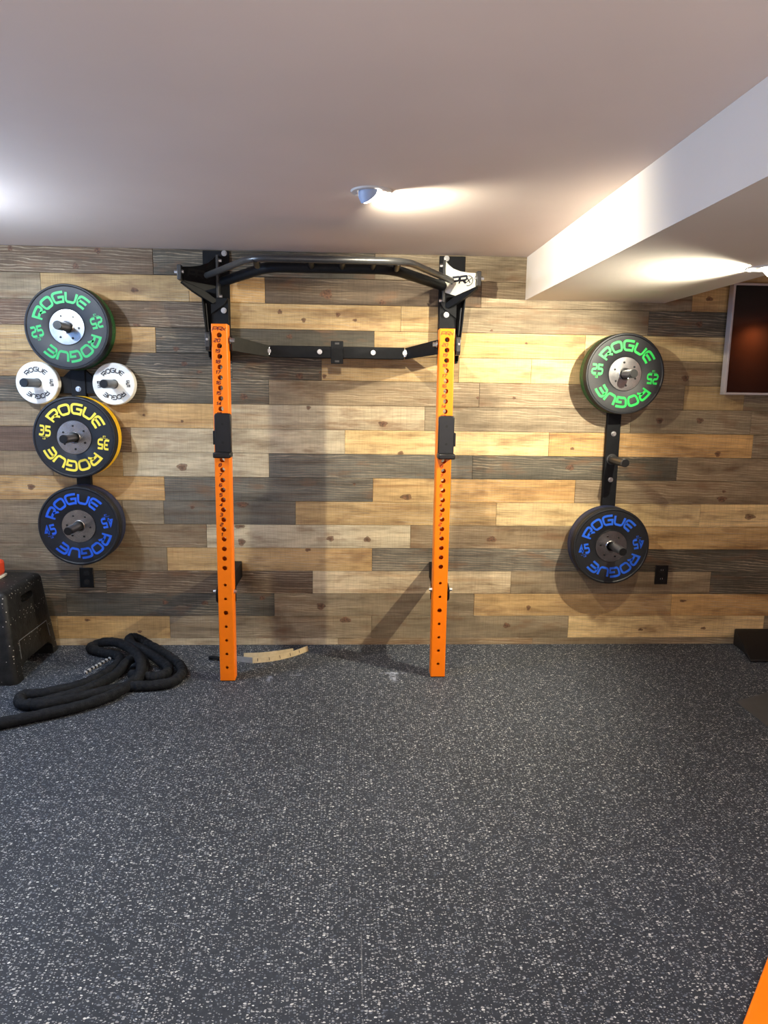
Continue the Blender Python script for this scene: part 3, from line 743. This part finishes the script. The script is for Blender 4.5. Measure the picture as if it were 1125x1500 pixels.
    er.prism([(X(ox+s*.006), yc-.04, 1.73), (X(ox+s*.006), yc-.025, 1.712), (X(ox+s*.006), yc+.04, 1.712), (X(ox+s*.006), yc+.04, 1.80), (X(ox+s*.006), yc-.03, 1.80), (X(ox+s*.006), yc-.04, 1.79)], (s*.020, 0, 0))
    er.build('hinge_ear', TUBEB, t, bevel=.002)
    bb = MB(); bolt(bb, (X(ox+s*.016), yc-.036, 1.765), .0065, (0, -1, 0), .008); bb.build('hinge_bolt', STEEL, t)
    return t
side_bracket(1, .527, .487, .632, .516, PRX_, PRY, CREAM, INKK)  # cream on this wing stands for lamp glare on black steel
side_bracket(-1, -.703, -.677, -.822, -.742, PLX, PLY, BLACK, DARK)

# stringer and swing arms
st = bpy.data.objects.new('stringer', None); COL.objects.link(st); st.parent = rack; st.location = (-.08, 0, 1.735)
MB().box(-.372, .372, -.105, -.055, -.032, .032).build('beam', BLACK, st, bevel=.003)
MB().box(-.34, .34, -.055, -.0028, -.030, .030).build('spacer', BLACK, st)
cp = MB().box(-.034, .034, -.112, -.1055, -.062, .062).build('centre_plate', BLACK, st, bevel=.002)
for z in (.048, -.048):
    MB().box(-.012, .012, -.1135, -.1115, z-.005, z+.005).build('slot', TUBEB, cp)
for x in (-.096, .200):
    bb = MB(); bolt(bb, (x, -.105, .002), .010); bb.build('bolt', STEEL, st)
for s, px, py in ((-1, PLX, PLY), (1, PRX_, PRY)):
    a = Vector((-.08+s*.378, -.085, 1.735)); b = Vector((px-s*(PW/2+.008), py+.045, 1.752))
    d = (b-a).normalized(); nrm = Vector((-d.y, d.x, 0)).normalized()
    o = bpy.data.objects.new('swing_arm', None); COL.objects.link(o); o.parent = rack; o.location = a
    z = Vector((0, 0, 1)); q = b-a
    MB().prism([z*-.031, q+z*-.036, q+z*.036, z*.031], nrm*.010).build('arm_plate', OLIVE if s < 0 else BLACK, o, bevel=.002)
    bb = MB(); bb.cyl(Vector((0, -.012, -.018)), Vector((0, -.012, .022)), .009, 16); bolt(bb, (0, -.020, .002), .011, (0, -1, 0), .012); bb.build('pivot_bolt', STEEL, o)
    bb = MB(); bolt(bb, q+Vector((0, -.01, .012)), .012, (-s, 0, 0), .018); bb.build('pivot_bolt', STEEL, o)

# pull-up bar
pb = bpy.data.objects.new('pull_up_bar', None); COL.objects.link(pb); pb.parent = rack; pb.location = (-.1, -.4, 2.12)
def P_(x, y, z): return Vector((x, y, z))-pb.location
def bent(pts, r=.09):
    P = [Vector(p) for p in pts]; out = [P[0]]
    for i in range(1, len(P)-1):
        a = (P[i-1]-P[i]).normalized()*r; b = (P[i+1]-P[i]).normalized()*r
        A = P[i]+a; B = P[i]+b
        for j in range(7):
            t = j/6; out.append(A*(1-t)**2+P[i]*2*t*(1-t)+B*t*t)
    return out+[P[-1]]
front = [P_(.538, -.150, 2.124), P_(.255, -.70, 2.124), P_(-.462, -.70, 2.124), P_(-.775, -.145, 2.124)]
MB().tube(bent(front), .0165, 18).build('front_tube', TUBEB, pb)
rear = [P_(.500, -.070, 2.106), P_(.190, -.595, 2.106), P_(-.40, -.585, 2.106), P_(-.70, -.070, 2.106)]
MB().tube(bent(rear), .026, 18).build('rear_tube', BLACK, pb)
for x in (-.445, -.19, -.045, .10, .215):
    MB().cyl(P_(x, -.692, 2.122), P_(x-.004, -.598, 2.108), .0165, 16).build('grip', PLASTIC, pb)

# lower stand-offs
for s, px, py in ((-1, PLX, PLY), (1, PRX_, PRY)):
    o = bpy.data.objects.new('lower_stand_off', None); COL.objects.link(o); o.parent = rack; o.location = (px, 0, .45)
    MB().box(min(s*-.004, s*.046), max(s*-.004, s*.046), py+PW+.012, -.0028, -.025, .072).build('arm', BLACK, o, bevel=.003)
    ear = MB(); xo = s*(PW/2+.003)
    ear.prism([(xo, py+.020, -.012), (xo, py+.055, -.035), (xo, py+PW+.05, -.035), (xo, py+PW+.05, .055), (xo, py+.075, .055), (xo, py+.020, .030)], (s*.012, 0, 0))
    ear.box(-PW/2-.003, PW/2+.003, py+PW+.002, py+PW+.012, -.035, .055)
    ear.build('ear', BLACK, o, bevel=.002)
    for q in (-1, 1):
        e = MB(); bolt(e, (q*(PW/2+(.015 if q == s else .0)), py+.040, .032), .009, (q, 0, 0), .012); e.build('bolt', STEEL, o)

# J-cups
def jcup(px, yf, s, label):
    t = thing('j_cup', label, 'bar holder', (px, yf, 1.205), 'bar holders on the orange uprights')
    b = MB(); n = 6; hw, r = .040, .014
    pts = []
    for cx, cz, a0 in ((hw-r, .205-r, 0), (-hw+r, .205-r, 90)):
        pts += [(cx+r*math.cos(R(a0+90*i/n)), -.004, cz+r*math.sin(R(a0+90*i/n))) for i in range(n+1)]
    pts += [(-hw, -.004, 0), (hw, -.004, 0)]
    b.prism(pts, (0, -.034, 0)); b.build('liner_plate', UHMW, t, bevel=.004)
    MB().box(-.043, .043, -.085, -.004, -.012, .016).build('shelf', PLASTIC, t, bevel=.006)
    MB().box(min(s*.040, s*.050), max(s*.040, s*.050), -.030, .045, .050, .118).build('side_flange', PLASTIC, t, bevel=.002)
    for z in (.152, .062):
        e = MB(); e.cyl((0, -.0375, z), (0, -.0395, z), .0065, 14); e.cyl((0, -.039, z), (0, -.0398, z), .0035, 6); e.build('screw', DARK, t)
    MB().cyl((0, -.004, .105), (0, .03, .105), .0105, 14).build('pin', STEEL, t)
jcup(PLX+.012, PLY, -1, 'black bar holder hooked on the left orange upright')
jcup(PRX_+.004, PRY, 1, 'black bar holder hooked on the right orange upright')

# ------------------------------------------------------------------ outlets
def outlet(x, z, label, sockets):
    t = thing('electrical_outlet', label, 'outlet', (x, -.0028, z), 'black outlets on the wood wall')
    c = MB().box(-.040, .040, -.006, 0, -.060, .060).build('cover_plate', PLASTIC, t, bevel=.0025)
    for dz in (.027, -.027):
        r_ = MB().lathe([(0, -.0075), (.016, -.0075), (.0175, -.0055)], 'y', c=(0, 0, dz), n=24, closed=False).build('receptacle', DARK, t)
        for dx in (-.006, .006):
            MB().box(dx-.001, dx+.001, -.0082, -.0076, dz-.001, dz+.007).build('slot', SILVER if sockets else PLASTIC, r_)
outlet(-1.55, .420, 'black electrical outlet below the left plate rack', False)
outlet(1.90, .445, 'black electrical outlet beside the plates with blue lettering on the right rack', True)

# ------------------------------------------------------------------ television
tv = thing('television', 'black flat television with thin silver bezel on the wall at the right edge', 'television', (2.75, -.03, 1.535))
w_, h_ = 1.205, .621
fr = MB(); b_ = .013
fr.box(-w_/2, w_/2, -.05, 0, 0, b_); fr.box(-w_/2, w_/2, -.05, 0, h_-b_, h_); fr.box(-w_/2, -w_/2+b_, -.05, 0, b_, h_-b_); fr.box(w_/2-b_, w_/2, -.05, 0, b_, h_-b_)
fr.build('bezel', SILVER, tv, bevel=.002)
MB().box(-w_/2+b_, w_/2-b_, -.044, -.036, b_, h_-b_).build('screen', SCREEN, tv)
MB().box(-w_/2+b_, w_/2-b_, -.0355, 0, b_, h_-b_).build('back_shell', PLASTIC, tv)
MB().box(-.2, .2, .0005, .0268, .15, .45).build('wall_mount', BLACK, tv)

# ------------------------------------------------------------------ plyometric box
bx = thing('plyo_box', 'scuffed black tapered step box with hand slot and cut-out base at the left wall', 'box', (-1.95, -.32, 0))
def rr_loop(hx, hy, r, z, n=5):
    out = []
    for cx, cy, a0 in ((hx-r, hy-r, 0), (-hx+r, hy-r, 90), (-hx+r, -hy+r, 180), (hx-r, -hy+r, 270)):
        out += [(cx+r*math.cos(R(a0+90*i/n)), cy+r*math.sin(R(a0+90*i/n)), z) for i in range(n+1)]
    return out
def plyo():
    hb, ht = .475, .462
    mb = MB()
    lv = [(.232, .272, .03, .0), (.232, .272, .03, .012), (.184, .226, .03, .456), (.176, .218, .03, .472), (.159, .201, .025, .480)]
    n = 24; vs_ = []
    for hx, hy, r, z in lv: vs_ += rr_loop(hx, hy, r, z)
    fs = [(k*n+i, k*n+(i+1) % n, (k+1)*n+(i+1) % n, (k+1)*n+i) for k in range(len(lv)-1) for i in range(n)]
    fs += [list(range((len(lv)-1)*n, len(lv)*n)), list(range(n))[::-1]]
    mb.add(vs_, fs)
    o = mb.build('body', FOAM, bx, smooth=40)
    # cut the hand slot and the base opening out of the right face
    def cutter(pts, depth):
        c = MB()
        c.prism(pts, (depth, 0, 0)); q = c.build('cut', FOAM, None, smooth=0); return q
    slot = []
    for cy, a0 in ((.05, -90), (-.05, 90)):
        slot += [(.10, cy+(1 if cy > 0 else -1)*0+.020*math.cos(R(a0+180*i/8)), .400+.020*math.sin(R(a0+180*i/8))) for i in range(9)]
    base = [(.10, -.19, -.01), (.10, .19, -.01), (.10, .19, .055), (.10, .145, .085), (.10, -.145, .085), (.10, -.19, .055)]
    fl = [(-.14, -.28, -.01), (.14, -.28, -.01), (.14, -.28, .03), (-.14, -.28, .03)]
    cuts = [cutter(slot, .3), cutter(base, .3)]
    for q in cuts:
        q.parent = bx
        m = o.modifiers.new('cut', 'BOOLEAN'); m.object = q; m.operation = 'DIFFERENCE'; m.solver = 'EXACT'
    bpy.context.view_layer.update()
    dg = bpy.context.evaluated_depsgraph_get()
    me = bpy.data.meshes.new_from_object(o.evaluated_get(dg)); o.modifiers.clear(); o.data = me
    for q in cuts: bpy.data.objects.remove(q)
    # raised outline panel on the right face
    fn = lambda y, z: (.2335-.052*(z-.012)/.428+.0015, y, z)
    ln = MB()
    for a, b in (((-.17, .205), (.17, .205)), ((-.17, .205), (-.18, .11)), ((.17, .205), (.18, .11))):
        ln.tube([fn(*a), fn(*b)], .0022, 6)
    ln.build('raised_outline', simple('worn_edge', (.11, .11, .105), .5), bx)
plyo()
# red item on top of it
rd = thing('fabric_bag', 'orange-red fabric item with a pale base edge on top of the black box', 'bag', (-2.03, -.30, .4803))
MB().box(-.11, .11, -.11, .11, .012, .10).build('body', RED, rd, bevel=.02)
MB().box(-.113, .113, -.113, .113, 0, .016).build('base_trim', CREAM, rd, bevel=.004)

# ------------------------------------------------------------------ battle rope
rp = thing('battle_rope', 'thick black sleeved battle rope looped on the floor beside the box', 'rope', (-1.25, -.5, 0))
RR = .0265
zz = {8: .05, 7: .055, 24: .075, 25: .082, 26: .06, 23: .05}
path = [Vector((x, y, zz.get(i, RR+.002)))-rp.location for i, (x, y) in enumerate(ROPE)]
def ripple(P):
    L = len(P)*.006
    return lambda u: RR*(1+.05*math.sin(u*L*95)*math.sin(u*L*11)+.035*math.sin(u*L*41+1)+.02*math.sin(u*L*190))
cp_ = catmull(path, 22)
MB().tube(cp_, ripple(cp_), 16).build('sleeve', SLEEVE, rp, smooth=60)
lp = [Vector((x, y, z))-rp.location for (x, y), z in zip(LOOP, [.02, RR, RR, RR, RR, RR, .03, .035, .04, .075, .085, .085, .075, .04, RR, RR, .024, .02, .018])]
cl_ = catmull(lp, 22)
MB().tube(cl_, ripple(cl_), 16).build('sleeve', SLEEVE, rp, smooth=60)
cd = catmull([Vector((x, y, .034))-rp.location for x, y in CORD], 8)
cb = MB()
for i in range(0, len(cd)-1, 4):
    p = cd[i]; q = cd[min(i+2, len(cd)-1)]
    cb.tube([p+(q-p)*k/4 for k in range(5)], lambda u: .004+.008*math.sin(math.pi*min(max(u, .05), .95)), 10)
cb.build('cord_strands', simple('pale_cord', s2l((150, 147, 140)), .6, var=.1), rp)
MB().tube(cd, .0055, 8).build('cord_core', SLEEVE, rp)

# ------------------------------------------------------------------ strap on the floor
sp = thing('floor_strap', 'beige webbing strap folded double on the floor behind the left orange upright', 'strap', (-.45, -.22, 0))
def ribbon(pts, h, th, mat, name, par, lean=.25):
    P = catmull([Vector((x, y, .0015))-sp.location for x, y in pts], 6); mb = MB(); n = len(P); vs_ = []
    for i, p in enumerate(P):
        d = (P[min(i+1, n-1)]-P[max(i-1, 0)]).normalized(); s_ = Vector((-d.y, d.x, 0))
        for off, z in ((0, 0), (th, 0), (th+lean*h, h), (lean*h, h)): vs_.append(p+s_*off+Vector((0, 0, z)))
    fs = [(i*4+k, i*4+(k+1) % 4, (i+1)*4+(k+1) % 4, (i+1)*4+k) for i in range(n-1) for k in range(4)]+[(0, 1, 2, 3), tuple((n-1)*4+k for k in (3, 2, 1, 0))]
    mb.add(vs_, fs); o = mb.build(name, mat, par)
    return o, P
so, P1 = ribbon(STRAP[2:], .030, .003, WEB, 'webbing', sp)
ribbon(STRAP[1:3], .030, .0035, WEBG, 'webbing_end', sp)
ribbon(STRAP2, .026, .003, WEB, 'webbing', sp)
mk = MB()
for i in range(2, len(P1)-2, 3):
    p = P1[i]; d = (P1[i+1]-P1[i-1]).normalized(); s_ = Vector((-d.y, d.x, 0))
    mk.add([p-d*.0015-s_*.001+Vector((0, 0, .009)), p+d*.0015-s_*.001+Vector((0, 0, .009)), p+d*.0015+s_*.0045+Vector((0, 0, .025)), p-d*.0015+s_*.0045+Vector((0, 0, .025))], [(0, 1, 2, 3)])
mk.build('stitching', DARK, so, smooth=0)
e = MB(); e.cyl(Vector((-.735, -.262, .014))-sp.location, Vector((-.690, -.270, .014))-sp.location, .012, 14); e.build('buckle', WEB, sp)
e = MB(); e.tube(catmull([Vector(q)-sp.location for q in ((-.80, -.235, .01), (-.77, -.25, .018), (-.735, -.262, .014))], 5), .010, 10); e.build('loop_end', SLEEVE, sp)

# ------------------------------------------------------------------ ramp, mat and orange tube on the right
rm = thing('wedge_ramp', 'black wedge-shaped step on the floor against the wood wall below the television', 'ramp', (2.33, -.01, 0))
prof = [(0, 0), (-.03, 0), (-.10, .010), (-.20, .016), (-.285, .004), (-.292, 0), (-.305, .004), (-.302, .016), (-.05, .100), (-.012, .105), (0, .098)]
wd = MB(); wd.prism([(0.0+.06*(1+y/.3), y, z) for y, z in prof], (.75, 0, 0)); wd.build('wedge', simple('ramp_rubber', (.0065, .0065, .007), .5, spec=.3), rm, bevel=.004)
mt = thing('rubber_mat', 'smooth dark grey rubber mat lying on the speckled floor at the right edge', 'mat', (1.955, -.845, 0))
q = [(0, 0), (.006, -.50), (.80, -.30), (.75, .36)]
MB().prism([(x, y, .0005) for x, y in q], (0, 0, .006)).build('sheet', MAT, mt)
ob = thing('equipment_leg', 'orange square steel tube lying on the floor in the lower right corner', 'tube', (1.03, -2.66, 0))
d = Vector((1.128-.988, -2.517+2.672, 0)).normalized(); n_ = Vector((d.y, -d.x, 0))
rotm = Matrix((d, n_*-1, Vector((0, 0, 1)))).transposed()
cen = Vector((.988, -2.672, 0))+n_*.032+d*.02-ob.location
MB().obox(cen+Vector((0, 0, .032))+d*.42, 1.25, .06, .06, rotm).build('tube', ORANGE, ob, bevel=.006)
MB().obox(cen+Vector((0, 0, .032))+d*1.051, .012, .063, .063, rotm).build('end_cap', PLASTIC, ob, bevel=.003)
MB().obox(cen+Vector((0, 0, .032))-d*.211, .012, .063, .063, rotm).build('end_cap', PLASTIC, ob, bevel=.003)
